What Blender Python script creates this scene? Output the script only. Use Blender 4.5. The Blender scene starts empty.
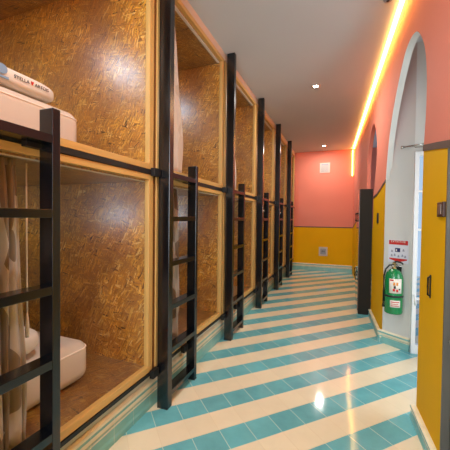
import bpy, bmesh, math, random
from mathutils import Vector, Matrix
random.seed(7)
S = bpy.context.scene
C = S.collection

# ------------------------------------------------------------------ camera
YAW, PITCH, ROLL, FPX = 0.3694, 0.0214, 0.0116, 303.1461
fwd = Vector((-math.sin(YAW)*math.cos(PITCH), math.cos(YAW)*math.cos(PITCH), -math.sin(PITCH)))
rt = Vector((math.cos(YAW), math.sin(YAW), 0)); up = rt.cross(fwd)
r2 = rt*math.cos(ROLL) + up*math.sin(ROLL); u2 = -rt*math.sin(ROLL) + up*math.cos(ROLL)
cd = bpy.data.cameras.new('camera'); cam = bpy.data.objects.new('camera', cd); C.objects.link(cam)
m = Matrix((r2, u2, -fwd)).transposed().to_4x4(); m.translation = Vector((0, 0, 1.5))
cam.matrix_world = m
cd.sensor_fit = 'HORIZONTAL'; cd.sensor_width = 36; cd.lens = 36*FPX/450
cd.clip_start = 0.02
S.camera = cam

# ------------------------------------------------------------------ world, big lights, exposure
w = bpy.data.worlds.new('world'); S.world = w; w.use_nodes = True
bg = w.node_tree.nodes['Background']; bg.inputs[0].default_value = (0.62, 0.78, 1.0, 1); bg.inputs[1].default_value = 0.55
S.view_settings.view_transform = 'Standard'; S.view_settings.look = 'None'
S.view_settings.exposure = 0.58; S.view_settings.gamma = 1; S.view_settings.use_curve_mapping = False

def light(name, kind, loc, energy, color, rot=(0, 0, 0), **kw):
    l = bpy.data.lights.new(name, kind); l.energy = energy; l.color = color
    for k, v in kw.items(): setattr(l, k, v)
    o = bpy.data.objects.new(name, l); o.location = loc; o.rotation_euler = rot; C.objects.link(o)
    return o
# added cool fill lamps, unseen: vestibule side wall and behind the camera
light('fill_vestibule', 'AREA', (1.93, 2.9, 1.25), 19, (0.90, 0.95, 1.0), (0, math.radians(90), 0), shape='RECTANGLE', size=1.5, size_y=1.1)
light('fill_behind_camera', 'AREA', (-0.4, -2.6, 2.0), 105, (0.82, 0.92, 1.0), (math.radians(90), 0, 0), shape='RECTANGLE', size=1.7, size_y=2.4)

# ------------------------------------------------------------------ helpers
def lin(c):
    return tuple(((v/255)/12.92 if v/255 <= 0.04045 else ((v/255+0.055)/1.055)**2.4) for v in c) + (1,)

def pbr(name, col, rough=0.6, metal=0.0, noise=0.0, nscale=8, bump=0.0, bscale=60, coat=0.0, spec=0.5, emit=None, es=0):
    ma = bpy.data.materials.new(name); ma.use_nodes = True
    nt = ma.node_tree; b = nt.nodes['Principled BSDF']
    b.inputs['Base Color'].default_value = lin(col); b.inputs['Roughness'].default_value = rough
    b.inputs['Metallic'].default_value = metal; b.inputs['Coat Weight'].default_value = coat
    b.inputs['Specular IOR Level'].default_value = spec
    tc = nt.nodes.new('ShaderNodeTexCoord')
    if noise:
        n = nt.nodes.new('ShaderNodeTexNoise'); n.inputs['Scale'].default_value = nscale; n.inputs['Detail'].default_value = 5
        nt.links.new(tc.outputs['Object'], n.inputs['Vector'])
        mx = nt.nodes.new('ShaderNodeMix'); mx.data_type = 'RGBA'
        nt.links.new(n.outputs['Fac'], mx.inputs[0])
        c = lin(col)
        mx.inputs[6].default_value = tuple(v*(1-noise) for v in c[:3]) + (1,)
        mx.inputs[7].default_value = tuple(min(1, v*(1+noise)) for v in c[:3]) + (1,)
        nt.links.new(mx.outputs[2], b.inputs['Base Color'])
    if bump:
        n = nt.nodes.new('ShaderNodeTexNoise'); n.inputs['Scale'].default_value = bscale; n.inputs['Detail'].default_value = 3
        nt.links.new(tc.outputs['Object'], n.inputs['Vector'])
        bp = nt.nodes.new('ShaderNodeBump'); bp.inputs['Strength'].default_value = bump; bp.inputs['Distance'].default_value = 0.01
        nt.links.new(n.outputs['Fac'], bp.inputs['Height']); nt.links.new(bp.outputs[0], b.inputs['Normal'])
    if emit:
        b.inputs['Emission Color'].default_value = tuple(emit) + (1,); b.inputs['Emission Strength'].default_value = es
    return ma

class NT:
    def __init__(s, nt): s.nt = nt
    def n(s, t, **kw):
        o = s.nt.nodes.new(t)
        for k, v in kw.items(): setattr(o, k, v)
        return o
    def l(s, a, b): s.nt.links.new(a, b)
    def math(s, op, a, b=None, c=None):
        o = s.n('ShaderNodeMath', operation=op)
        for i, v in enumerate((a, b, c)):
            if v is None: continue
            if isinstance(v, (int, float)): o.inputs[i].default_value = v
            else: s.l(v, o.inputs[i])
        return o.outputs[0]
    def mix(s, f, a, b):
        o = s.n('ShaderNodeMix', data_type='RGBA')
        if isinstance(f, (int, float)): o.inputs[0].default_value = f
        else: s.l(f, o.inputs[0])
        for i, v in ((6, a), (7, b)):
            if isinstance(v, tuple): o.inputs[i].default_value = v
            else: s.l(v, o.inputs[i])
        return o.outputs[2]

def osb(name, axis, tint=1.0, rough=0.34):
    """oriented strand board: layers of stretched, rotated flakes in the plane normal to axis"""
    ma = bpy.data.materials.new(name); ma.use_nodes = True; t = NT(ma.node_tree)
    b = ma.node_tree.nodes['Principled BSDF']
    tc = t.n('ShaderNodeTexCoord'); oi = t.n('ShaderNodeObjectInfo')
    sep = t.n('ShaderNodeSeparateXYZ'); t.l(tc.outputs['Object'], sep.inputs[0])
    u, v = {'x': ('Y', 'Z'), 'y': ('X', 'Z'), 'z': ('X', 'Y')}[axis]
    cmb = t.n('ShaderNodeCombineXYZ')
    rnd = t.math('MULTIPLY', oi.outputs['Random'], 37.0)
    t.l(t.math('ADD', sep.outputs[u], rnd), cmb.inputs[0]); t.l(t.math('ADD', sep.outputs[v], rnd), cmb.inputs[1])
    base = cmb.outputs[0]
    wn = t.n('ShaderNodeTexNoise'); wn.inputs['Scale'].default_value = 4; wn.inputs['Detail'].default_value = 1; t.l(base, wn.inputs['Vector'])
    warp = t.n('ShaderNodeVectorMath', operation='SCALE'); t.l(wn.outputs['Color'], warp.inputs[0]); warp.inputs['Scale'].default_value = 0.11
    add = t.n('ShaderNodeVectorMath', operation='ADD'); t.l(base, add.inputs[0]); t.l(warp.outputs[0], add.inputs[1])
    def layer(ang, sx, sy, seed):
        mp = t.n('ShaderNodeMapping'); mp.inputs['Rotation'].default_value = (0, 0, ang)
        mp.inputs['Location'].default_value = (seed, seed*1.7, 0)
        t.l(add.outputs[0], mp.inputs[0])
        sc = t.n('ShaderNodeVectorMath', operation='MULTIPLY'); sc.inputs[1].default_value = (sx, sy, 1); t.l(mp.outputs[0], sc.inputs[0])
        vo = t.n('ShaderNodeTexVoronoi', voronoi_dimensions='2D'); vo.inputs['Scale'].default_value = 1; vo.inputs['Randomness'].default_value = 1
        t.l(sc.outputs[0], vo.inputs['Vector'])
        s2 = t.n('ShaderNodeSeparateColor'); t.l(vo.outputs['Color'], s2.inputs[0])
        ed = t.n('ShaderNodeTexVoronoi', voronoi_dimensions='2D', feature='DISTANCE_TO_EDGE'); ed.inputs['Scale'].default_value = 1
        t.l(sc.outputs[0], ed.inputs['Vector'])
        return s2.outputs[0], s2.outputs[1], ed.outputs['Distance']
    L = [layer(0.45, 12, 50, 0), layer(-0.75, 13, 58, 3.1), layer(1.0, 14, 62, 7.7), layer(2.5, 15, 75, 11.3), layer(-0.2, 12, 66, 17.0), layer(-0.5, 19, 120, 23.0), layer(0.75, 16, 120, 29.0), layer(1.9, 18, 110, 37.0), layer(0.1, 15, 95, 43.0), layer(-1.1, 20, 130, 51.0)]
    val = L[0][0]; edge = L[0][2]
    for a, sel, e in L[1:]:
        msk = t.math('GREATER_THAN', sel, 0.62)
        mv = t.n('ShaderNodeMix', data_type='FLOAT'); t.l(msk, mv.inputs[0]); t.l(val, mv.inputs[2]); t.l(a, mv.inputs[3]); val = mv.outputs[0]
        me = t.n('ShaderNodeMix', data_type='FLOAT'); t.l(msk, me.inputs[0]); t.l(edge, me.inputs[2]); t.l(e, me.inputs[3]); edge = me.outputs[0]
    cr = t.n('ShaderNodeValToRGB'); t.l(val, cr.inputs[0])
    E = cr.color_ramp.elements
    pts = [(0.0, (66, 42, 24)), (0.03, (100, 66, 34)), (0.07, (164, 108, 38)), (0.3, (198, 134, 42)), (0.5, (166, 114, 58)), (0.72, (214, 152, 50)), (0.92, (226, 174, 78)), (1.0, (236, 200, 128))]
    E[0].position = 0; E[0].color = lin(pts[0][1]); E[1].position = 1; E[1].color = lin(pts[-1][1])
    for p, c in pts[1:-1]:
        e = E.new(p); e.color = lin(c)
    # long wood grain in flakes, dark gaps at their edges
    g = t.n('ShaderNodeTexNoise'); g.inputs['Scale'].default_value = 130; g.inputs['Detail'].default_value = 3; t.l(base, g.inputs['Vector'])
    gap = t.n('ShaderNodeMapRange'); gap.inputs[1].default_value = 0.0; gap.inputs[2].default_value = 0.06; gap.inputs[3].default_value = 0.66; gap.inputs[4].default_value = 1; t.l(edge, gap.inputs[0])
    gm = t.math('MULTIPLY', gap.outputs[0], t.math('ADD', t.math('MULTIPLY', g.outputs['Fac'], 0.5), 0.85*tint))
    lo = t.n('ShaderNodeTexNoise'); lo.inputs['Scale'].default_value = 4.5; lo.inputs['Detail'].default_value = 4; t.l(base, lo.inputs['Vector'])
    gm = t.math('MULTIPLY', gm, t.math('ADD', t.math('MULTIPLY', lo.outputs['Fac'], 0.5), 0.72))
    # boards vary from golden to greyer brown patches
    pn = t.n('ShaderNodeTexNoise'); pn.inputs['Scale'].default_value = 3.0; pn.inputs['Detail'].default_value = 5; t.l(add.outputs[0], pn.inputs['Vector'])
    pm_ = t.n('ShaderNodeMapRange'); pm_.inputs[1].default_value = 0.40; pm_.inputs[2].default_value = 0.62; pm_.inputs[3].default_value = 0; pm_.inputs[4].default_value = 0.55; t.l(pn.outputs['Fac'], pm_.inputs[0])
    tinted = t.mix(pm_.outputs[0], cr.outputs[0], lin((146, 100, 62)))
    sc = t.n('ShaderNodeVectorMath', operation='SCALE'); t.l(tinted, sc.inputs[0]); t.l(gm, sc.inputs['Scale'])
    t.l(sc.outputs[0], b.inputs['Base Color'])
    b.inputs['Roughness'].default_value = rough; b.inputs['Coat Weight'].default_value = 1.0; b.inputs['Coat Roughness'].default_value = 0.29
    bp = t.n('ShaderNodeBump'); bp.inputs['Strength'].default_value = 0.9; bp.inputs['Distance'].default_value = 0.004
    t.l(val, bp.inputs['Height']); t.l(bp.outputs[0], b.inputs['Normal']); t.l(bp.outputs[0], b.inputs['Coat Normal'])
    return ma

def pine(name, along, col=(204, 164, 96)):
    ma = bpy.data.materials.new(name); ma.use_nodes = True; t = NT(ma.node_tree); b = ma.node_tree.nodes['Principled BSDF']
    tc = t.n('ShaderNodeTexCoord'); mp = t.n('ShaderNodeMapping'); t.l(tc.outputs['Object'], mp.inputs[0])
    sc = [60, 60, 60]; sc['xyz'.index(along)] = 3; mp.inputs['Scale'].default_value = sc
    n = t.n('ShaderNodeTexNoise'); n.inputs['Scale'].default_value = 1; n.inputs['Detail'].default_value = 6; t.l(mp.outputs[0], n.inputs['Vector'])
    c = lin(col)
    t.l(t.mix(n.outputs['Fac'], tuple(v*0.72 for v in c[:3])+(1,), tuple(min(1, v*1.2) for v in c[:3])+(1,)), b.inputs['Base Color'])
    b.inputs['Roughness'].default_value = 0.42
    return ma

def floor_mat():
    ma = bpy.data.materials.new('striped_cement_tile'); ma.use_nodes = True; t = NT(ma.node_tree); b = ma.node_tree.nodes['Principled BSDF']
    g = t.n('ShaderNodeNewGeometry'); sep = t.n('ShaderNodeSeparateXYZ'); t.l(g.outputs['Position'], sep.inputs[0])
    ph = 0.7915
    def dot(a, c, off): return t.math('ADD', t.math('ADD', t.math('MULTIPLY', sep.outputs[0], a), t.math('MULTIPLY', sep.outputs[1], c)), off)
    P = 0.39917
    u = t.math('DIVIDE', dot(-math.sin(ph), math.cos(ph), -1.7477+40*P), P)
    v = t.math('DIVIDE', dot(math.cos(ph), math.sin(ph), -0.6429+100*0.20175), 0.20175)
    uf = t.math('FRACT', u); vf = t.math('FRACT', v)
    teal = t.math('LESS_THAN', uf, 0.4876)
    uh = t.math('FRACT', t.math('MULTIPLY', u, 2))
    def near(f, wd): return t.math('LESS_THAN', t.math('MINIMUM', f, t.math('SUBTRACT', 1, f)), wd)
    joint = t.math('MAXIMUM', near(vf, 0.013), near(uh, 0.012))
    # tone of each tile
    cm = t.n('ShaderNodeCombineXYZ'); t.l(t.math('FLOOR', t.math('MULTIPLY', u, 2)), cm.inputs[0]); t.l(t.math('FLOOR', v), cm.inputs[1])
    wn = t.n('ShaderNodeTexWhiteNoise', noise_dimensions='2D'); t.l(cm.outputs[0], wn.inputs['Vector'])
    no = t.n('ShaderNodeTexNoise'); no.inputs['Scale'].default_value = 6; no.inputs['Detail'].default_value = 6; no.inputs['Roughness'].default_value = 0.65; t.l(g.outputs['Position'], no.inputs['Vector'])
    tone = t.math('ADD', t.math('MULTIPLY', wn.outputs['Value'], 0.20), t.math('ADD', t.math('MULTIPLY', no.outputs['Fac'], 0.5), 0.65))
    col = t.mix(teal, lin((224, 212, 184)), lin((102, 172, 182)))
    sc = t.n('ShaderNodeVectorMath', operation='SCALE'); t.l(col, sc.inputs[0])
    tone2 = t.n('ShaderNodeMix', data_type='FLOAT'); t.l(teal, tone2.inputs[0]); t.l(t.math('ADD', t.math('MULTIPLY', tone, 0.3), 0.7), tone2.inputs[2]); t.l(tone, tone2.inputs[3])
    t.l(tone2.outputs[0], sc.inputs['Scale'])
    grout = t.mix(teal, lin((220, 206, 176)), lin((176, 206, 196)))
    t.l(t.mix(joint, sc.outputs[0], grout), b.inputs['Base Color'])
    t.l(t.math('ADD', t.math('MULTIPLY', no.outputs['Fac'], 0.10), 0.03), b.inputs['Roughness'])
    bp = t.n('ShaderNodeBump'); bp.inputs['Strength'].default_value = 0.12; bp.inputs['Distance'].default_value = 0.004
    t.l(t.math('SUBTRACT', t.math('MULTIPLY', no.outputs['Fac'], 0.6), joint), bp.inputs['Height']); t.l(bp.outputs[0], b.inputs['Normal'])
    return ma

def skirting_mat(h=0.2):
    """tile baseboard: cream and teal bands by real height, joints every 20 cm"""
    ma = bpy.data.materials.new('baseboard_tile'); ma.use_nodes = True; t = NT(ma.node_tree); b = ma.node_tree.nodes['Principled BSDF']
    g = t.n('ShaderNodeNewGeometry'); sep = t.n('ShaderNodeSeparateXYZ'); t.l(g.outputs['Position'], sep.inputs[0])
    cr = t.n('ShaderNodeValToRGB'); cr.color_ramp.interpolation = 'CONSTANT'
    t.l(t.math('MULTIPLY', sep.outputs[2], 4.0*0.2/h), cr.inputs[0])
    teal, cream, grey = lin((120, 176, 172)), lin((222, 212, 182)), lin((150, 172, 156))
    E = cr.color_ramp.elements
    E[0].position = 0; E[0].color = teal; E[1].position = 0.105*4; E[1].color = cream
    for z, c in ((0.112, grey), (0.122, cream), (0.158, teal), (0.182, cream)):
        e = E.new(z*4); e.color = c
    f = t.math('FRACT', t.math('MULTIPLY', t.math('ADD', sep.outputs[1], sep.outputs[0]), 5.0))
    j = t.math('MULTIPLY', t.math('LESS_THAN', f, 0.02), 0.5)
    no = t.n('ShaderNodeTexNoise'); no.inputs['Scale'].default_value = 9; t.l(g.outputs['Position'], no.inputs['Vector'])
    sc = t.n('ShaderNodeVectorMath', operation='SCALE'); t.l(cr.outputs[0], sc.inputs[0]); t.l(t.math('ADD', t.math('MULTIPLY', no.outputs['Fac'], 0.4), 0.8), sc.inputs['Scale'])
    t.l(t.mix(j, sc.outputs[0], lin((214, 214, 200))), b.inputs['Base Color'])
    b.inputs['Roughness'].default_value = 0.3
    return ma

def curtain_mat(name, dark, lightc, amt):
    ma = bpy.data.materials.new(name); ma.use_nodes = True; t = NT(ma.node_tree); b = ma.node_tree.nodes['Principled BSDF']
    tc = t.n('ShaderNodeTexCoord'); mp = t.n('ShaderNodeMapping'); mp.inputs['Scale'].default_value = (3, 7, 2.6); mp.inputs['Rotation'].default_value = (0.35, 0, 0)
    t.l(tc.outputs['Object'], mp.inputs[0])
    v = t.n('ShaderNodeTexVoronoi'); v.inputs['Scale'].default_value = 1.3; t.l(mp.outputs[0], v.inputs['Vector'])
    s2 = t.n('ShaderNodeSeparateColor'); t.l(v.outputs['Color'], s2.inputs[0])
    msk = t.math('MULTIPLY', t.math('GREATER_THAN', s2.outputs[0], 0.62), amt)
    t.l(t.mix(msk, lin(dark), lin(lightc)), b.inputs['Base Color'])
    b.inputs['Roughness'].default_value = 0.85; b.inputs['Sheen Weight'].default_value = 0.2
    return ma

M = dict(
    steel=pbr('black_painted_steel', (8, 10, 14), 0.22, 0.0, 0.15, 30, spec=0.8),
    beam=pbr('black_beam_paint', (14, 14, 15), 0.5),
    cap=pbr('post_cap_steel', (60, 60, 60), 0.4, 0.6),
    osb_x=osb('strand_board_back', 'x'), osb_y=osb('strand_board_side', 'y'),
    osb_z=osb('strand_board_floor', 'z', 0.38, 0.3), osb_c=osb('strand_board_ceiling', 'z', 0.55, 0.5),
    pine_y=pine('pine_rail_grain', 'y'), pine_z=pine('pine_stile_grain', 'z'), pine_g=pine('dark_batten_grain', 'z', (120, 78, 38)),
    white_strip=pbr('white_plastic_channel', (214, 204, 190), 0.5),
    ceiling=pbr('ceiling_paint', (194, 196, 196), 0.85, 0, 0.03, 1.5),
    plaster=pbr('cream_plaster', (196, 194, 176), 0.8, 0, 0.05, 5),
    fascia=pbr('fascia_paint', (206, 184, 168), 0.7),
    pink=pbr('pink_paint', (222, 132, 112), 0.75, 0, 0.04, 2, 0.08, 40, spec=0.2),
    yellow=pbr('mustard_paint', (226, 168, 0), 0.7, 0, 0.06, 2.5, 0.08, 40, spec=0.15),
    white=pbr('white_wall_paint', (206, 206, 202), 0.6, 0, 0.02, 3),
    band=pbr('umber_band_paint', (88, 66, 56), 0.6, 0, 0.15, 12),
    floor=floor_mat(), skirt=skirting_mat(), skirt_low=skirting_mat(0.1), skirt_mid=skirting_mat(0.15),
    grey_door=pbr('charcoal_laminate', (34, 30, 24), 0.6, 0, 0.06, 8, spec=0.2),
    gloss_door=pbr('polished_cabinet_front', (120, 100, 92), 0.08, 0.65),
    dark_door=pbr('dark_grey_door_paint', (86, 82, 74), 0.4, 0, 0.1, 4),
    trimw=pbr('white_gloss_trim', (232, 234, 236), 0.35),
    blk=pbr('black_hardware', (18, 17, 16), 0.35, 0.3),
    plate=pbr('dark_brown_plate', (62, 34, 22), 0.4), plate2=pbr('grey_inset', (128, 108, 96), 0.35, 0.4),
    chrome=pbr('brushed_metal', (190, 190, 188), 0.25, 1.0),
    linen=pbr('white_linen', (206, 196, 188), 0.8, 0, 0.03, 4, 0.25, 9), pillow=pbr('white_pillow_cloth', (222, 218, 216), 0.8, 0, 0.02, 4, 0.3, 14),
    piping=pbr('pale_piping', (240, 232, 226), 0.7), blueprint=pbr('pale_blue_emblem', (126, 158, 196), 0.7), ink=pbr('black_print', (40, 30, 30), 0.7), redp=pbr('red_print', (196, 34, 30), 0.6),
    green=pbr('green_enamel', (12, 122, 66), 0.25, 0, 0.05, 6, coat=0.4), rubber=pbr('black_rubber', (22, 24, 22), 0.6),
    brass=pbr('brass_valve', (150, 128, 84), 0.35, 0.8), label=pbr('printed_label', (226, 216, 204), 0.5), orange=pbr('orange_print', (226, 140, 40), 0.5),
    navy=pbr('navy_print', (42, 44, 96), 0.5), greyp=pbr('grey_print', (150, 152, 168), 0.5), board=pbr('sign_board', (214, 216, 226), 0.4),
    plastic=pbr('white_plastic', (200, 186, 176), 0.4), greyv=pbr('grey_plastic', (150, 150, 156), 0.5),
    led=pbr('warm_led', (255, 190, 90), 0.5, emit=(1.0, 0.54, 0.11), es=15.0),
    downlight=pbr('downlight_lens', (255, 250, 240), 0.5, emit=(1.0, 0.9, 0.78), es=30),
    podlamp_dim=pbr('pod_wall_lamp_lens', (255, 255, 255), 0.5, emit=(0.80, 0.90, 1.0), es=9),
    podlamp=pbr('pod_lamp_lens', (255, 255, 255), 0.5, emit=(0.5, 0.76, 1.0), es=80),
    cur_b=curtain_mat('patterned_curtain', (118, 102, 86), (178, 168, 160), 0.85),
    cur_w=curtain_mat('pale_curtain', (196, 184, 174), (216, 210, 206), 0.6),
    cord=pbr('white_cord', (228, 222, 214), 0.7),
)
glass = bpy.data.materials.new('window_glass'); glass.use_nodes = True
_b = glass.node_tree.nodes['Principled BSDF']; _b.inputs['Transmission Weight'].default_value = 1; _b.inputs['Roughness'].default_value = 0.0
_b.inputs['IOR'].default_value = 1.1; _b.inputs['Base Color'].default_value = (0.9, 0.96, 1, 1)
M['glass'] = glass

class MB:
    def __init__(s): s.bm = bmesh.new()
    def box(s, x0, x1, y0, y1, z0, z1, bev=0.0, seg=2):
        r = bmesh.ops.create_cube(s.bm, size=1); vs = r['verts']
        for v in vs: v.co = Vector(((x0+x1)/2+v.co.x*(x1-x0), (y0+y1)/2+v.co.y*(y1-y0), (z0+z1)/2+v.co.z*(z1-z0)))
        if bev:
            es = list({e for v in vs for e in v.link_edges})
            bmesh.ops.bevel(s.bm, geom=es, offset=bev, segments=seg, affect='EDGES', profile=0.5)
        return s
    def prism(s, poly, f0, f1, side=None, mats=None):
        """poly: 2-D points; f0/f1 map a point to its two 3-D ends"""
        a = [s.bm.verts.new(f0(*p)) for p in poly]; b = [s.bm.verts.new(f1(*p)) for p in poly]
        s.bm.faces.new(a); s.bm.faces.new(list(reversed(b)))
        n = len(poly)
        for i in range(n):
            f = s.bm.faces.new((a[i], b[i], b[(i+1) % n], a[(i+1) % n]))
            if side: f.material_index = side(poly[i], poly[(i+1) % n])
        return s
    def tube(s, pts, r, n=10, cap=True):
        pts = [Vector(p) for p in pts]; rings = []
        for i, p in enumerate(pts):
            d = (pts[min(i+1, len(pts)-1)] - pts[max(i-1, 0)]).normalized()
            a = d.cross(Vector((0, 0, 1)));
            if a.length < 1e-3: a = Vector((1, 0, 0))
            a.normalize(); c = d.cross(a)
            rr = r[i] if isinstance(r, (list, tuple)) else r
            rings.append([s.bm.verts.new(p + (a*math.cos(t*2*math.pi/n)+c*math.sin(t*2*math.pi/n))*rr) for t in range(n)])
        for A, B in zip(rings, rings[1:]):
            for i in range(n): s.bm.faces.new((A[i], A[(i+1) % n], B[(i+1) % n], B[i]))
        if cap: s.bm.faces.new(list(reversed(rings[0]))); s.bm.faces.new(rings[-1])
        return s
    def lathe(s, c, prof, n=32):
        c = Vector(c)
        return s.tube([c+Vector((0, 0, z)) for r, z in prof], [r for r, z in prof], n)
    def build(s, name, mats, parent=None, smooth=False, bevel=0):
        bmesh.ops.recalc_face_normals(s.bm, faces=s.bm.faces)
        if parent is not None and parent.get('_w'):
            l = Vector(parent['_w']); bmesh.ops.translate(s.bm, vec=-l, verts=s.bm.verts)
        me = bpy.data.meshes.new(name); s.bm.to_mesh(me); s.bm.free()
        for ma in (mats if isinstance(mats, list) else [mats]): me.materials.append(M[ma])
        if smooth:
            for p in me.polygons: p.use_smooth = True
        o = bpy.data.objects.new(name, me); C.objects.link(o)
        if parent is not None:
            o.parent = parent
            if parent.get('_w'): o['_w'] = list(parent['_w'])
        if bevel:
            bv = o.modifiers.new('bevel', 'BEVEL'); bv.width = bevel; bv.segments = 2; bv.limit_method = 'ANGLE'
        return o

def tag(o, label, cat, group=None):
    o['label'] = label; o['category'] = cat
    if group: o['group'] = group
    return o
def struct(o): o['kind'] = 'structure'; return o
def thing(name, label, cat, loc=(0, 0, 0), group=None, world=True):
    o = bpy.data.objects.new(name, None); C.objects.link(o); o.location = loc; o.empty_display_size = 0.1
    if world: o['_w'] = list(loc)
    return tag(o, label, cat, group)
def dup(o, loc=None, parent=None, label=None):
    c = o.copy(); C.objects.link(c)
    if parent is not None: c.parent = parent
    if loc is not None: c.location = loc
    if label: c['label'] = label
    for ch in list(o.children): dup(ch, None, c)
    return c

# ------------------------------------------------------------------ setting
CEIL = 3.5; YB = 9.3
MB().box(-3.6, 2.3, -3.0, YB+0.2, -0.1, 0).build('floor', 'floor')
struct(bpy.data.objects['floor'])
struct(MB().box(-1.5, 2.3, -3.0, YB+0.2, CEIL, CEIL+0.1).build('ceiling', 'ceiling'))
# left: plaster plinth under the pods and painted fascia over them, plain wall before the first pod
o = MB().box(-1.5, -1.405, -2.9, YB, 0, 0.29).build('wall_left', 'plaster'); struct(o)
struct(MB().box(-1.5, -1.365, 0.55, YB, 3.420, CEIL).build('trim_1', 'fascia'))
struct(MB().box(-1.5, -1.4, -2.9, 0.54, 0.29, CEIL).build('wall_left_front', 'white'))
# outer shell behind the pods
struct(MB().box(-3.6, -3.42, 0.4, YB, 0, CEIL).build('wall_left_outer', 'white'))
for k in range(7):
    struct(MB().box(-1.40, -1.372, 1.978-1.45+1.45*k, 2.022-1.45+1.45*k, 0.315, 3.416).build('trim_%d' % (k+2), 'pine_g'))

def skirt(name, P, Q, nrm, h=0.2, t=0.03, mat='skirt'):
    """profiled tile skirting from P to Q (plan points); nrm points into the room"""
    P, Q, nrm = Vector(P), Vector(Q), Vector(nrm).normalized()
    prof = [(0, 0), (t+0.006, 0), (t+0.006, 0.15*h), (t, 0.25*h), (t, 0.52*h), (t-0.008, 0.56*h), (t-0.008, 0.6*h), (t, 0.63*h), (t, 0.78*h), (t+0.006, 0.83*h), (t+0.004, 0.94*h), (t-0.012, h), (0, h)]
    f = lambda e: (lambda a, z: Vector((e.x+nrm.x*a, e.y+nrm.y*a, z)))
    return struct(MB().prism(prof, f(P), f(Q)).build(name, mat))
skirt('baseboard_left', (-1.405, -2.9), (-1.405, YB), (1, 0), h=0.215, t=0.018)
skirt('baseboard_back', (-1.38, YB), (0.28, YB), (0, -1))

# back wall: mustard below, pink above, thin dark line between
struct(MB().box(-1.6, 1.0, YB, YB+0.15, 0, 1.275).build('wall_back', 'yellow'))
struct(MB().box(-1.6, 1.0, YB, YB+0.15, 1.275, CEIL).build('wall_back_upper', 'pink'))
struct(MB().box(-1.38, 0.29, YB-0.006, YB, 1.267, 1.292).build('trim_9', 'band'))

# right wall: one long slightly slanting wall with a tall arched opening and an arched niche
def WX(y): return 0.572-0.04*(y-2.0)
def bandz(y):
    pts = [(-3, 1.93), (1.0, 1.93), (2.08, 1.964), (2.6, 2.058), (4.18, 2.0), (4.6, 1.925), (4.87, 1.886), (5.25, 1.86), (6.12, 1.83), (9.3, 1.30)]
    for (a, p), (b, q) in zip(pts, pts[1:]):
        if a <= y <= b: return p+(q-p)*(y-a)/(b-a)
    return pts[-1][1]
TH = 0.06
F0 = lambda y, z: Vector((WX(y), y, z)); F1 = lambda y, z: Vector((WX(y)+TH, y, z))
def side(a, b):
    m_ = (a[0]+b[0])/2
    return 1 if (2.55 < m_ < 4.3 and max(a[1], b[1]) < 3.2) else 0
def smooth_pts(pts, n=4):
    out = []
    P = [pts[0]]+pts+[pts[-1]]
    for i in range(1, len(P)-2):
        for k in range(n):
            t = k/n; a, b, c, d = P[i-1], P[i], P[i+1], P[i+2]
            out.append(tuple(0.5*((2*b[j])+(-a[j]+c[j])*t+(2*a[j]-5*b[j]+4*c[j]-d[j])*t*t+(-a[j]+3*b[j]-3*c[j]+d[j])*t**3) for j in (0, 1)))
    out.append(pts[-1]); return out
arch1 = smooth_pts([(2.615, bandz(2.615)), (2.58, 2.3), (2.585, 2.55), (2.64, 2.76), (2.74, 2.91), (2.886, 3.038), (3.05, 3.09), (3.20, 3.09), (3.32, 3.06), (3.46, 2.98), (3.63, 2.865), (3.85, 2.67), (4.02, 2.44), (4.12, 2.2), (4.175, bandz(4.175))])
arch2 = smooth_pts([(5.22, bandz(5.22)), (5.0, 2.35), (4.97, 2.6), (5.1, 2.84), (5.3, 3.0), (5.45, 3.04), (5.65, 3.0), (5.9, 2.83), (6.08, 2.6), (6.13, 2.3), (6.13, bandz(6.13))])
upper = [(-2.9, CEIL), (-2.9, 1.925), (1.0, 1.925), (2.1, 1.925), (2.1, bandz(2.1))] + arch1 + [(4.6, bandz(4.6)), (4.87, bandz(4.87))] + arch2 + [(9.3, bandz(9.3)), (9.3, CEIL)]
struct(MB().prism(upper, F0, F1, side).build('wall_right', ['pink', 'white']))
near_pier = struct(MB().prism([(2.125, 0), (2.64, 0), (2.615, bandz(2.615)), (2.1, bandz(2.1)), (2.1, 1.925), (2.125, 1.925)], F0, F1, side).build('wall_right_near_pier', ['yellow', 'white']))
struct(MB().prism([(4.19, 0), (5.25, 0), (5.22, bandz(5.22)), (4.87, bandz(4.87)), (4.6, bandz(4.6)), (4.175, bandz(4.175)), (4.19, 1.5)], F0, F1, side).build('wall_right_middle_pier', ['yellow', 'white']))
struct(MB().prism([(6.13, 0), (9.3, 0), (9.3, bandz(9.3)), (6.13, bandz(6.13))], F0, F1, None).build('wall_right_far_pier', 'yellow'))
struct(MB().prism([(-2.9, 0), (1.2, 0), (1.2, 1.925), (-2.9, 1.925)], F0, F1, None).build('wall_right_front', 'yellow'))
# niche shell behind the second arch
struct(MB().box(0.75, 0.79, 4.7, 6.5, 0, 3.4).build('wall_niche', 'pink'))
def bandstrip(name, ys, h=0.042, t=0.006):
    poly = [(y, bandz(y)) for y in ys]+[(y, bandz(y)-h) for y in reversed(ys)]
    struct(MB().prism(poly, lambda y, z: Vector((WX(y)-t, y, z)), lambda y, z: Vector((WX(y)+0.01, y, z))).build(name, 'band'))
bandstrip('trim_10', [1.9, 2.08, 2.3, 2.612], 0.045)
bandstrip('trim_11', [4.178, 4.4, 4.6, 4.87, 5.218], 0.03)
bandstrip('trim_12', [6.135, 9.25], 0.03)
skirt('baseboard_right', (WX(2.15), 2.15), (WX(2.66), 2.66), (-1, -0.04), 0.1, 0.032, 'skirt_low')
skirt('baseboard_right_middle', (WX(4.18), 4.15), (WX(5.25), 5.25), (-1, -0.04), 0.1, 0.032, 'skirt_low')
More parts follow.
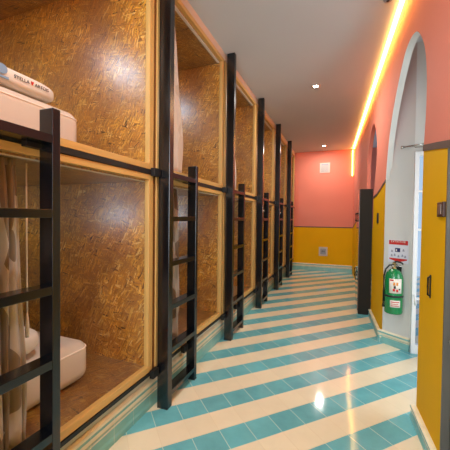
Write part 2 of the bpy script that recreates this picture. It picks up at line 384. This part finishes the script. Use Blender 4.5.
# splayed white jamb of the arched opening and the vestibule behind it
J0, J1 = Vector((0.488, 4.175)), Vector((0.748, 3.98))
def plan_prism(poly, z0, z1): return MB().prism(poly, lambda x, y: Vector((x, y, z0)), lambda x, y: Vector((x, y, z1)))
struct(plan_prism([tuple(J0), tuple(J1), (0.80, 4.3), (0.56, 4.3), (0.56, 4.18)], 0, 1.99).build('wall_alcove_jamb', 'white'))
struct(plan_prism([(0.53, 4.15), tuple(J1), (0.80, 4.3), (0.53, 4.3)], 1.99, CEIL).build('wall_alcove_upper', 'white'))
nrm = Vector((J1.y-J0.y, -(J1.x-J0.x))).normalized()
if nrm.y > 0: nrm = -nrm
skirt('baseboard_alcove', tuple(J0+Vector((-0.035, 0.026))), tuple(J1), nrm, 0.15, 0.03, 'skirt_mid')
struct(MB().box(0.747, 2.1, 3.98, 4.05, 2.28, CEIL).build('wall_vestibule_far', 'white'))
struct(MB().box(1.35, 2.1, 3.98, 4.05, 0, 2.28).build('wall_vestibule_pier', 'white'))
struct(MB().box(2.0, 2.12, 1.7, 3.93, 0, CEIL).build('wall_vestibule_side', 'white'))
struct(MB().box(0.71, 2.0, 1.7, 1.8, 0, CEIL).build('wall_vestibule_near', 'white'))
# glazed door of the vestibule
wd = MB().box(0.745, 0.788, 3.93, 4.0, 0, 2.27).box(1.30, 1.348, 3.93, 4.0, 0, 2.27).box(0.788, 1.30, 3.93, 4.0, 2.225, 2.27).box(0.788, 1.30, 3.93, 4.0, 0, 0.1)
for z in (0.62, 1.40, 1.83): wd.box(0.788, 1.30, 3.945, 3.985, z-0.013, z+0.013)
win = struct(wd.build('window_1', 'trimw', bevel=0.004))
MB().box(0.788, 1.30, 3.962, 3.968, 0.1, 2.225).build('pane', 'glass', win)
MB().tube([(0.77, 3.93, 0.66), (0.77, 3.90, 0.66), (0.77, 3.895, 0.63), (0.775, 3.895, 0.56)], 0.012).build('window_handle', 'trimw', win, True)
# dark door by the near right edge
d1 = struct(MB().prism([(1.2, 0.01), (2.10, 0.01), (2.10, 1.92), (1.2, 1.92)], lambda y, z: Vector((WX(y)+0.035, y, z)), lambda y, z: Vector((WX(y)+0.08, y, z))).build('door_1', 'dark_door'))
MB().prism([(2.105, 0.0), (2.118, 0.0), (2.118, 1.925), (2.105, 1.925)], lambda y, z: Vector((WX(y)-0.004, y, z)), lambda y, z: Vector((WX(y)+0.06, y, z))).build('door_frame', 'dark_door', d1)
MB().box(WX(2.05)+0.01, WX(2.05)+0.035, 1.98, 2.07, 0.80, 0.825).build('latch', 'chrome', d1)
MB().box(WX(2.05)+0.015, WX(2.05)+0.035, 2.03, 2.085, 1.46, 1.52).build('latch', 'chrome', d1)

# ------------------------------------------------------------------ warm light strip in the wall/ceiling corner
def ledpos(y): return WX(y)-0.075+0.012*(y-3)/3
mb = MB()
mb.prism([(ledpos(-2.8), -2.8), (ledpos(9.2)-0.0, 9.2), (ledpos(9.2)+0.035, 9.2), (ledpos(-2.8)+0.035, -2.8)], lambda x, y: Vector((x, y, CEIL-0.02)), lambda x, y: Vector((x, y, CEIL-0.001)))
led = mb.build('light_strip', 'led'); tag(led, 'glowing warm yellow strip light running along the ceiling above the right pink wall', 'light strip')
MB().box(0.225, 0.245, YB-0.03, YB-0.001, 2.75, CEIL-0.03, 0.004).build('end_strip', 'led', led)

# ------------------------------------------------------------------ ceiling fittings
def downlight(x, y, label, energy=16):
    t = thing('ceiling_downlight', label, 'ceiling light', (x, y, CEIL), 'recessed downlights')
    MB().lathe((x, y, CEIL-0.012), [(0.040, 0.0), (0.062, 0.0), (0.066, 0.006), (0.062, 0.0119), (0.040, 0.0119)], 28).build('trim_ring', 'plastic', t, True)
    MB().lathe((x, y, CEIL-0.016), [(0.0, 0.0), (0.030, 0.0), (0.033, 0.004)], 24).build('lens', 'downlight', t, True)
    l = light('downlight_bulb', 'AREA', (x, y, CEIL-0.022), energy, (1.0, 0.94, 0.86), shape='DISK', size=0.09)
    return t
downlight(-0.41, 4.74, 'round recessed downlight in the middle of the ceiling, larger of the two lit ones', 24)
downlight(-0.5, 8.6, 'small bright downlight in the ceiling just before the pink end wall', 14)
light('downlight_behind', 'AREA', (-0.41, 0.8, CEIL-0.02), 24, (1.0, 0.95, 0.88), shape='DISK', size=0.12)
t = thing('smoke_detector', 'small round grey detector at the top edge of the ceiling beside the light strip', 'smoke detector', (0.345, 3.10, CEIL))
MB().lathe((0.345, 3.10, CEIL-0.03), [(0.0, 0), (0.03, 0.0), (0.038, 0.012), (0.04, 0.0299)], 24).build('housing', 'greyv', t, True)
MB().lathe((0.345, 3.10, CEIL-0.034), [(0.0, 0), (0.012, 0.0), (0.014, 0.004)], 16).build('sensor', 'blk', t, True)

# ------------------------------------------------------------------ sleeping pods
X0 = -1.40; XBK = -3.36
def make_pod(z0, z1, upper_):
    """local: x as world, y 0..1.45 across one bay, z world"""
    r = thing('sleeping_pod', 'x', 'sleeping pod', (0, 0, 0), 'sleeping pods in the left wall', world=False)
    h0, h1 = (0.048, 0.041) if not upper_ else (0.043, 0.045)
    for a, b in ((z0, z0+h0), (z1-h1, z1)): MB().box(X0, -1.36, 0.022, 1.428, a, b).build('frame_rail', 'pine_y', r, bevel=0.003)
    for a, b in ((0.022, 0.076), (1.374, 1.428)): MB().box(X0, -1.36, a, b, z0+h0, z1-h1).build('frame_stile', 'pine_z', r, bevel=0.003)
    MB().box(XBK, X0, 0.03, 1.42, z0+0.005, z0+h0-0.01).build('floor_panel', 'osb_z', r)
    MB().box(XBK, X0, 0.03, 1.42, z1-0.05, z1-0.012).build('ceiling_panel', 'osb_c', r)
    MB().box(XBK, X0, 0.03, 0.05, z0+h0-0.01, z1-0.05).build('side_panel', 'osb_y', r)
    MB().box(XBK, X0, 1.40, 1.42, z0+h0-0.01, z1-0.05).build('side_panel', 'osb_y', r)
    MB().box(XBK-0.02, XBK, 0.03, 1.42, z0+0.005, z1-0.012).build('back_panel', 'osb_x', r)
    MB().box(X0-0.03, X0-0.002, 0.07, 1.38, z1-h1-0.013, z1-h1+0.004).build('curtain_track', 'white_strip', r)
    if upper_:
        lp = MB().lathe((-2.62, 0.20, z1-0.045), [(0.0, 0), (0.06, 0.0), (0.065, 0.006), (0.065, 0.0149)], 24).build('pod_lamp', 'plastic', r, True)
        MB().lathe((-2.62, 0.20, z1-0.048), [(0.0, 0), (0.052, 0.0), (0.054, 0.003)], 24).build('lens', 'podlamp', lp, True)
    else:
        lp = MB().box(-2.82, -2.66, 0.051, 0.065, 1.46, 1.60, 0.004).build('pod_lamp', 'plastic', r)
        MB().box(-2.80, -2.68, 0.065, 0.068, 1.48, 1.58).build('lens', 'podlamp_dim', lp)
    return r
podU = make_pod(1.864, 3.413, True); podL = make_pod(0.315, 1.826, False)
ordw = ['nearest to the camera', 'second from the camera', 'third from the camera', 'fourth from the camera', 'fifth from the camera', 'farthest from the camera']
for k in range(6):
    for proto, nm, extra in ((podU, 'upper', {0: ', with a printed pillow'}), (podL, 'lower', {0: ', with a brown curtain'})):
        lab = '%s strand board sleeping pod, %s%s' % (nm, ordw[k], extra.get(k, ''))
        y = 0.55+1.45*k
        if k == 0: o = proto; o.location = (0, y, 0); o['label'] = lab
        else: o = dup(proto, (0, y, 0), None, lab)
        up_ = nm == 'upper'
        if up_: light('pod_bulb', 'AREA', (-2.62, y+0.20, 3.413-0.052), 10, (0.62, 0.82, 1.0), shape='DISK', size=0.11)
        else: light('pod_bulb', 'AREA', (-2.74, y+0.072, 1.53), 2.6, (0.66, 0.84, 1.0), (math.radians(90), 0, 0), shape='RECTANGLE', size=0.11, size_y=0.1)

# black steel beams that run the length of the pods
tag(MB().box(-1.43, -1.352, 0.3, 9.28, 1.828, 1.862).build('steel_beam', 'beam'), 'long black steel beam between the upper and lower row of pods', 'beam')
tag(MB().box(-1.43, -1.352, 0.3, 9.28, 0.289, 0.313).build('steel_beam', 'beam'), 'long black steel beam under the lower row of pods', 'beam')

# ------------------------------------------------------------------ ladders: tall post + short side rail + rungs
def make_ladder(lift=0.0):
    r = thing('bunk_ladder', 'x', 'ladder', (0, 0, 0), 'black ladders in front of the pods', world=False)
    xa, xb = -1.337, -1.25
    p = MB().box(xa-0.004, xb+0.008, -0.016, 0.044, 0.004, CEIL-0.003).build('post', 'steel', r, bevel=0.003)
    MB().box(xa-0.002, xb+0.002, -0.018, 0.038, 0.0, 0.006).build('foot_cap', 'cap', p)
    q = MB().box(xa, xb, 0.455, 0.497, 0.004, 1.975+lift*1.3).build('side_rail', 'steel', r, bevel=0.003)
    MB().box(xa-0.002, xb+0.002, 0.453, 0.499, 0.0, 0.006).build('foot_cap', 'cap', q)
    for z in (0.12, 0.461, 0.808, 1.156, 1.513, 1.857):
        z += lift
        MB().box(xa+0.004, xb-0.001, 0.034, 0.455, z-0.04, z).build('rung', 'steel', r, bevel=0.002)
    for z in (0.30, 1.845):
        for yy in (-0.103, 0.38):
            MB().box(-1.353, xa+0.02, yy, yy+0.08, z-0.03, z+0.03).build('bracket', 'beam', r, bevel=0.002)
    return r
lad0 = make_ladder(0.02); lad = make_ladder()
labs = ['black steel bunk ladder cut off by the left edge, nearest the camera',
        'black steel ladder and full height post between the first and second pods',
        'black steel ladder and full height post between the second and third pods',
        'black steel ladder and full height post between the third and fourth pods',
        'black steel ladder and full height post between the fourth and fifth pods',
        'black steel ladder and post farthest down the corridor, nearest the pink end wall']
for k in range(6):
    loc = (0, (0.565 if k == 0 else 0.585+1.45*k), 0)
    if k < 2: l_ = (lad0, lad)[k]; l_.location = loc; l_['label'] = labs[k]
    else: l_ = dup(lad, loc, None, labs[k])
    if k in (3, 4):
        y = loc[1]
        hk = MB().box(-1.25, -1.238, y-0.012, y+0.018, 1.60, 1.72, 0.003).build('hook_plate', 'chrome'); hk.parent = l_; hk.location = (0, -y, 0)
        hq = MB().tube([(-1.24, y, 1.63), (-1.22, y, 1.625), (-1.216, y, 1.65)], 0.006, 8).build('hook', 'chrome', None, True); hq.parent = hk

# ------------------------------------------------------------------ curtains
def curtain(y0, yt, yb, zt, zb, mat, label, folds=5, seed=0, x=-1.475, amp=0.026):
    rnd = random.Random(seed)
    t = thing('curtain', label, 'curtain', (x, (y0+yt)/2, zb), 'curtains hanging in the pods')
    mb = MB(); bm = mb.bm; nu, nv = folds*12, 26
    ph = [rnd.uniform(-0.5, 0.5) for _ in range(folds+2)]
    g = []
    for j in range(nv+1):
        s = j/nv; z = zt+(zb-zt)*s; ye = yt+(yb-yt)*min(1, s*1.25)**0.8; row = []
        for i in range(nu+1):
            u = i/nu; a = u*folds*2*math.pi
            yy = y0+(ye-y0)*u + 0.012*math.sin(a*0.5+3*s+seed)*s
            xx = x + amp*(0.7+0.4*math.sin(2.1*u*folds+seed+s*1.4))*math.sin(a+0.7*math.sin(s*3.2+u*4+seed)) + 0.006*math.sin(9*s+u*7)
            row.append(bm.verts.new((xx, yy, z)))
        g.append(row)
    for j in range(nv):
        for i in range(nu): bm.faces.new((g[j][i], g[j][i+1], g[j+1][i+1], g[j+1][i]))
    o = mb.build('cloth', mat, t, True)
    sd = o.modifiers.new('solid', 'SOLIDIFY'); sd.thickness = 0.002
    MB().box(x-0.006, x+0.006, y0, yt, zt-0.03, zt+0.004, 0.002).build('heading_tape', mat, t)
    return t
cur0 = curtain(0.64, 1.00, 1.045, 1.77, 0.375, 'cur_b', 'brown and grey patterned curtain gathered at the left edge of the nearest lower pod', 8, 1, amp=0.034)
curtain(2.085, 2.44, 2.60, 3.355, 1.925, 'cur_w', 'pale gathered curtain behind the first full post, in an upper pod', 5, 2)
curtain(2.085, 2.50, 2.58, 1.77, 0.375, 'cur_b', 'pale patterned curtain seen through the rungs of the second ladder, in a lower pod', 5, 3)
curtain(3.535, 3.95, 4.22, 3.355, 1.925, 'cur_w', 'pale curtain behind the second full post, in the third upper pod', 5, 4)
curtain(3.535, 3.80, 3.92, 1.77, 0.375, 'cur_b', 'curtain behind the third ladder, in the third lower pod', 5, 5)
curtain(4.985, 5.2, 5.3, 3.355, 1.925, 'cur_w', 'narrow pale curtain behind the third full post, in the fourth upper pod', 4, 6)

# pull cord hanging in the nearest lower pod
pc = MB().tube([(-1.52, 1.088, 1.772), (-1.52, 1.089, 1.4), (-1.52, 1.091, 1.0)], 0.004, 8).build('pull_cord', 'cord', cur0, True)
pc['label'] = 'thin white pull cord'
MB().lathe((-1.52, 1.091, 0.87), [(0.009, 0), (0.011, 0.04), (0.008, 0.09), (0.004, 0.13)], 10).build('tassel', 'cord', pc, True)

# ------------------------------------------------------------------ bedding in the nearest bay
def superbox(mb, cx, cy, cz, hx, hy, hz, e1=0.35, e2=0.35, nu=40, nv=24, sag=0.0):
    sg = lambda c, p: math.copysign(abs(c)**p, c); bm = mb.bm; rows = []
    for j in range(nv+1):
        ph = -math.pi/2+math.pi*j/nv; row = []
        for i in range(nu):
            th = 2*math.pi*i/nu
            x = sg(math.cos(ph), e1)*sg(math.cos(th), e2); y = sg(math.cos(ph), e1)*sg(math.sin(th), e2); z = sg(math.sin(ph), e1)
            row.append(bm.verts.new((cx+hx*x, cy+hy*y, cz+hz*z*(1-sag*(x*x+y*y)/2))))
        rows.append(row)
    for A, B in zip(rows, rows[1:]):
        for i in range(nu): bm.faces.new((A[i], A[(i+1) % nu], B[(i+1) % nu], B[i]))
    bmesh.ops.remove_doubles(bm, verts=bm.verts, dist=1e-5)
    return mb
def mattress(z0, z1, y1, label):
    t = thing('mattress', label, 'mattress', (-2.5, 1.1, z0), 'white mattresses')
    MB().box(-3.30, -1.66, 0.63, y1, z0, z1, 0.075, 6).build('body', 'linen', t, True)
    pts = [(-1.664, 0.72, z1-0.05)]+[(-1.735+0.071*math.cos(a), y1-0.075+0.071*math.sin(a), z1-0.05) for a in [i*math.pi/16 for i in range(9)]]+[(-3.2, y1-0.004, z1-0.05)]
    MB().tube(pts, 0.006, 8).build('piping', 'piping', t, True)
    return t
mattress(1.899, 2.195, 1.575, 'white mattress with rounded corner lying in the nearest upper pod')
mattress(0.355, 0.635, 1.66, 'white mattress with rounded corner lying in the nearest lower pod')
# lower pod: duvet layer and pillow
tag(superbox(MB(), -2.69, 1.12, 0.662, 0.5, 0.45, 0.026, 0.5, 0.25).build('folded_duvet', 'linen', None, True), 'white folded duvet spread on the mattress of the nearest lower pod', 'duvet')
tag(superbox(MB(), -1.92, 1.0, 0.738, 0.22, 0.36, 0.102, 0.62, 0.45, sag=0.25).build('pillow', 'pillow', None, True), 'plain white pillow on the mattress of the nearest lower pod', 'pillow', 'pillows')
# upper pod: printed pillow
pt = thing('pillow', 'white pillow printed with black letters, a red mark and a blue emblem, nearest upper pod', 'pillow', (-1.85, 1.08, 2.197), 'pillows')
superbox(MB(), -1.88, 1.02, 2.254, 0.21, 0.40, 0.058, 0.55, 0.30).build('cushion', 'pillow', pt, True)
def text(body, size, mat, parent, mtx, ext=0.0008, xs=1.0):
    cu = bpy.data.curves.new('tmp', 'FONT'); cu.body = body; cu.size = size; cu.extrude = ext; cu.align_x = 'CENTER'; cu.align_y = 'CENTER'; cu.space_character = xs
    to = bpy.data.objects.new('tmp', cu); C.objects.link(to)
    bpy.context.view_layer.update()
    me = bpy.data.meshes.new_from_object(to.evaluated_get(bpy.context.evaluated_depsgraph_get()))
    bpy.data.objects.remove(to); me.transform(mtx)
    me.transform(Matrix.Translation(-Vector(parent['_w'])))
    me.materials.clear(); me.materials.append(M[mat])
    o = bpy.data.objects.new('lettering', me); C.objects.link(o); o.parent = parent
    return o
def face_mtx(o, xdir, zdir):
    xdir = Vector(xdir).normalized(); zdir = Vector(zdir).normalized(); n = xdir.cross(zdir)
    m = Matrix((xdir, zdir, n)).transposed().to_4x4(); m.translation = Vector(o); return m
text('STELLA', 0.026, 'ink', pt, face_mtx((-1.6665, 1.170, 2.256), (0, 1, 0), (0, 0, 1)), xs=1.05)
text('ARTOIS', 0.026, 'ink', pt, face_mtx((-1.6665, 1.290, 2.256), (0, 1, 0), (0, 0, 1)), xs=1.0)
MB().prism([(0, 0.010), (0.006, 0.015), (0.011, 0.010), (0.0, -0.012), (-0.011, 0.010), (-0.006, 0.015)], lambda y, z: Vector((-1.667, 1.230+y*0.8, 2.257+z*0.8)), lambda y, z: Vector((-1.664, 1.230+y*0.8, 2.257+z*0.8))).build('red_mark', 'redp', pt)
MB().prism([(0.03*math.cos(a), 0.026*math.sin(a)) for a in [i*math.pi/10 for i in range(20)]], lambda y, z: Vector((-1.667, 1.062+y, 2.268+z)), lambda y, z: Vector((-1.664, 1.062+y, 2.268+z))).build('emblem', 'blueprint', pt)
MB().prism([(-0.03, -0.006), (0.034, -0.006), (0.034, 0.006), (-0.03, 0.006)], lambda y, z: Vector((-1.667, 1.064+y, 2.228+z)), lambda y, z: Vector((-1.664, 1.064+y, 2.228+z))).build('emblem_banner', 'blueprint', pt)

# ------------------------------------------------------------------ back wall plates
t = thing('wall_vent', 'small white square vent high on the pink end wall', 'vent', (-0.5, YB, 2.9))
MB().box(-0.645, -0.365, YB-0.02, YB-0.001, 2.86, 3.15, 0.005).build('cover', 'plastic', t)
g = MB()
for i in range(7): g.box(-0.605, -0.405, YB-0.026, YB-0.018, 2.90+i*0.031, 2.912+i*0.031)
g.build('louvre', 'greyv', t)
MB().box(-0.60, -0.41, YB-0.029, YB-0.026, 3.085, 3.115).build('slot', 'greyp', t)
t = thing('wall_socket', 'white square outlet plate low on the mustard end wall', 'socket', (-0.5, YB, 0.45))
MB().box(-0.63, -0.39, YB-0.02, YB-0.001, 0.44, 0.70, 0.005).build('plate', 'plastic', t)
MB().box(-0.59, -0.43, YB-0.026, YB-0.019, 0.485, 0.655, 0.004).build('insert', 'greyv', t)
MB().box(-0.545, -0.525, YB-0.03, YB-0.025, 0.55, 0.60).box(-0.495, -0.475, YB-0.03, YB-0.025, 0.55, 0.60).build('sockets', 'blk', t)

# ------------------------------------------------------------------ right wall fittings
# tall cabinet with polished doors standing in the niche
t = thing('tall_cabinet', 'tall dark grey cabinet standing in the arched niche of the right wall', 'cabinet', (0.33, 6.0, 0))
MB().box(0.256, 0.437, 5.255, 6.12, 0.0, 1.99, 0.003).build('body', 'grey_door', t)
for a, b in ((5.257, 5.685), (5.69, 6.118)):
    d = MB().box(0.243, 0.255, a, b, 0.06, 1.988, 0.002).build('cabinet_door', 'gloss_door', t)
    yh = b-0.05
    for z in (1.55, 0.55): MB().tube([(0.243, yh, z+0.07), (0.225, yh, z+0.07), (0.225, yh, z-0.07), (0.243, yh, z-0.07)], 0.009, 8).build('handle', 'blk', d, True)
# pull handle and plate on the near mustard pier
yh = 2.375
ph = MB().box(WX(yh)-0.006, WX(yh)+0.0, yh-0.011, yh+0.011, 0.985, 1.14, 0.002).build('pull_handle', 'blk', near_pier)
MB().tube([(WX(yh)-0.004, yh, 1.13), (WX(yh)-0.016, yh, 1.12), (WX(yh)-0.017, yh, 1.06), (WX(yh)-0.016, yh, 1.005), (WX(yh)-0.004, yh, 1.0)], 0.006, 10).build('grip', 'blk', ph, True)
t = thing('switch_plate', 'dark brown rectangular switch plate on the near mustard pier at the right edge', 'switch', (WX(2.2), 2.2, 1.5))
MB().box(WX(2.2)-0.014, WX(2.2)+0.002, 2.13, 2.25, 1.525, 1.615, 0.003).build('plate', 'plate', t)
MB().box(WX(2.2)-0.019, WX(2.2)-0.013, 2.16, 2.22, 1.54, 1.60, 0.002).build('rocker', 'plate2', t)
t = thing('switch_plate', 'small black switch plate on the far mustard pier beside the cabinet', 'switch', (WX(4.7), 4.7, 1.5))
MB().box(WX(4.7)-0.012, WX(4.7)+0.002, 4.66, 4.79, 1.46, 1.60, 0.003).build('plate', 'blk', t)
MB().box(WX(4.7)-0.016, WX(4.7)-0.011, 4.70, 4.75, 1.49, 1.57, 0.002).build('rocker', 'plate', t)

# door closer rod in the arch
t = thing('door_closer_arm', 'thin metal rod reaching across the top of the arched opening above the glazed door', 'rod', (0.7, 4.0, 2.3))
MB().tube([(0.628, 4.02, 2.345), (0.86, 3.87, 2.345)], 0.008, 8).build('rod', 'chrome', t, True)
MB().tube([(0.74, 3.95, 2.325), (0.90, 3.88, 2.305)], 0.005, 8).build('thin_arm', 'chrome', t, True)
MB().lathe((0.628, 4.02, 2.33), [(0.0, 0), (0.014, 0.0), (0.014, 0.03), (0, 0.03)], 12).build('pivot', 'chrome', t, True)

# ------------------------------------------------------------------ sign and extinguisher on the white jamb
jd = (J1-J0).normalized()
def JP(s, out, z):      # point on the jamb face: s metres from its corridor edge, out metres proud of it
    return Vector((J0.x+jd.x*s+nrm.x*out, J0.y+jd.y*s+nrm.y*out, z))
def jslab(mb, s0, s1, z0, z1, o0, o1):
    return mb.prism([(s0, z0), (s1, z0), (s1, z1), (s0, z1)], lambda s, z: JP(s, o0, z), lambda s, z: JP(s, o1, z))
sg0, sg1, sz0, sz1 = 0.052, 0.285, 1.0, 1.27
t = thing('safety_sign', 'white square safety sign with red header above the green extinguisher', 'sign', tuple(JP(0.14, 0, sz0)))
jslab(MB(), sg0, sg1, sz0, sz1, 0.001, 0.005).build('board', 'board', t)
jslab(MB(), sg0+0.006, sg1-0.006, sz1-0.056, sz1-0.005, 0.005, 0.006).build('red_header', 'redp', t)
MB().prism([(0.065, sz0+0.052), (0.272, sz0+0.052), (0.272, sz0+0.038), (0.168, sz0+0.008), (0.065, sz0+0.038)], lambda s, z: JP(s, 0.005, z), lambda s, z: JP(s, 0.006, z)).build('red_arrow', 'redp', t)
text('EXTINTOR', 0.034, 'label', t, face_mtx(JP(0.168, 0.0065, sz1-0.021), (jd.x, jd.y, 0), (0, 0, 1)), 0.0004, 1.05)
pm = MB()
for i in range(7): jslab(pm, 0.072+i*0.028, 0.094+i*0.028, sz1-0.052, sz1-0.043, 0.005, 0.0056)
pm.build('small_print', 'navy', t)
pm = jslab(MB(), 0.132, 0.192, sz0+0.128, sz0+0.175, 0.005, 0.006); pm.build('centre_pictogram', 'navy', t)
pm = MB(); jslab(pm, 0.142, 0.156, sz0+0.138, sz0+0.16, 0.006, 0.0066); pm.build('pictogram_figure', 'label', t)
for s_, z_ in ((0.062, 0.122), (0.196, 0.14), (0.06, 0.07), (0.095, 0.078), (0.14, 0.066), (0.185, 0.076), (0.216, 0.066)):
    s_ += 0.02
    MB().prism([(s_, sz0+z_), (s_+0.026, sz0+z_), (s_+0.022, sz0+z_+0.022), (s_+0.008, sz0+z_+0.03)], lambda s, z: JP(s, 0.005, z), lambda s, z: JP(s, 0.0056, z)).build('pictogram', 'greyp', t)

ec = JP(0.190, 0.12, 0); zb = 0.43
t = thing('fire_extinguisher', 'green fire extinguisher hung on the white arch jamb under the sign', 'fire extinguisher', (ec.x, ec.y, zb))
R_ = 0.095
MB().lathe((ec.x, ec.y, zb), [(0.05, 0.0), (R_-0.006, 0.004), (R_, 0.02), (R_, 0.40), (R_-0.004, 0.43), (R_-0.018, 0.468), (R_-0.04, 0.495), (0.03, 0.508), (0.022, 0.514)], 40).build('cylinder_body', 'green', t, True)
MB().lathe((ec.x, ec.y, zb+0.195), [(R_+0.0005, 0), (R_+0.003, 0.002), (R_+0.003, 0.02), (R_+0.0005, 0.022)], 40).build('strap', 'rubber', t, True)
MB().lathe((ec.x, ec.y, zb+0.508), [(0.024, 0), (0.024, 0.02), (0.017, 0.025), (0.017, 0.05), (0.022, 0.055), (0.02, 0.075)], 18).build('valve', 'brass', t, True)
jv = Vector((jd.x, jd.y, 0))
hb = ec + Vector((0, 0, 0))
def Q(s, z, o=0.0): return Vector((ec.x, ec.y, zb)) + jv*s + Vector((nrm.x, nrm.y, 0))*o + Vector((0, 0, z))
MB().tube([Q(-0.01, 0.585), Q(0.03, 0.60), Q(0.085, 0.59), Q(0.10, 0.575)], [0.008, 0.009, 0.009, 0.007], 8).build('carry_handle', 'rubber', t, True)
MB().tube([Q(-0.005, 0.565), Q(0.05, 0.558), Q(0.09, 0.545)], 0.007, 8).build('squeeze_lever', 'chrome', t, True)
hose = [Q(-0.015, 0.555), Q(-0.05, 0.55, 0.01), Q(-0.082, 0.50, 0.03), Q(-0.088, 0.42, 0.055), Q(-0.088, 0.25, 0.055), Q(-0.088, 0.12, 0.055)]
MB().tube(hose, 0.009, 10).build('hose', 'rubber', t, True)
MB().tube([Q(-0.088, 0.13, 0.055), Q(-0.088, 0.09, 0.055), Q(-0.089, 0.06, 0.056)], [0.01, 0.012, 0.014], 12).build('nozzle', 'rubber', t, True)
MB().lathe(tuple(Q(0.0, 0.535, 0.028)), [(0.0, 0), (0.012, 0.002), (0.012, 0.022), (0, 0.024)], 12).build('pressure_gauge', 'chrome', t, True)
# labels follow the curve of the cylinder
def wrap(name, mat, a0, a1, z0, z1, rr, parent):
    mb = MB(); n = 12; base = math.atan2(nrm.y, nrm.x)+0.42; A = []; B = []
    for i in range(n+1):
        a = base+a0+(a1-a0)*i/n
        A.append(mb.bm.verts.new((ec.x+rr*math.cos(a), ec.y+rr*math.sin(a), zb+z0))); B.append(mb.bm.verts.new((ec.x+rr*math.cos(a), ec.y+rr*math.sin(a), zb+z1)))
    for i in range(n): mb.bm.faces.new((A[i], A[i+1], B[i+1], B[i]))
    o = mb.build(name, mat, parent, True); sd = o.modifiers.new('solid', 'SOLIDIFY'); sd.thickness = 0.0008; sd.offset = 1; return o
lb = wrap('front_label', 'label', -0.42, 1.0, 0.245, 0.41, R_+0.0012, t)
wrap('lower_label', 'label', -0.30, 0.85, 0.085, 0.165, R_+0.0012, t)
for a0, a1, z0, z1, c in ((-0.35, 0.05, 0.385, 0.402, 'redp'), (0.02, 0.24, 0.335, 0.37, 'orange'), (0.34, 0.55, 0.335, 0.37, 'orange'), (0.08, 0.3, 0.30, 0.33, 'ink'), (-0.02, 0.22, 0.268, 0.298, 'redp'), (0.34, 0.56, 0.262, 0.292, 'redp'), (0.62, 0.8, 0.285, 0.30, 'ink')):
    wrap('label_print', c, a0, a1, z0, z1, R_+0.0026, lb)
for a0, a1, z0, z1 in ((-0.2, 0.7, 0.14, 0.15), (-0.2, 0.6, 0.12, 0.127), (-0.2, 0.7, 0.10, 0.107)):
    wrap('label_print', 'redp', a0, a1, z0, z1, R_+0.0026, lb)
MB().prism([(-0.03, 0.42), (0.03, 0.42), (0.03, 0.53), (-0.03, 0.53)], lambda s, z: Q(s, z, -0.103), lambda s, z: Q(s, z, -0.095)).build('wall_bracket', 'rubber', t)
MB().tube([Q(0, 0.52, -0.1), Q(0, 0.525, -0.05), Q(0, 0.53, -0.015)], 0.006, 8).build('hanger', 'rubber', t, True)

for o in bpy.data.objects:
    if '_w' in o: del o['_w']
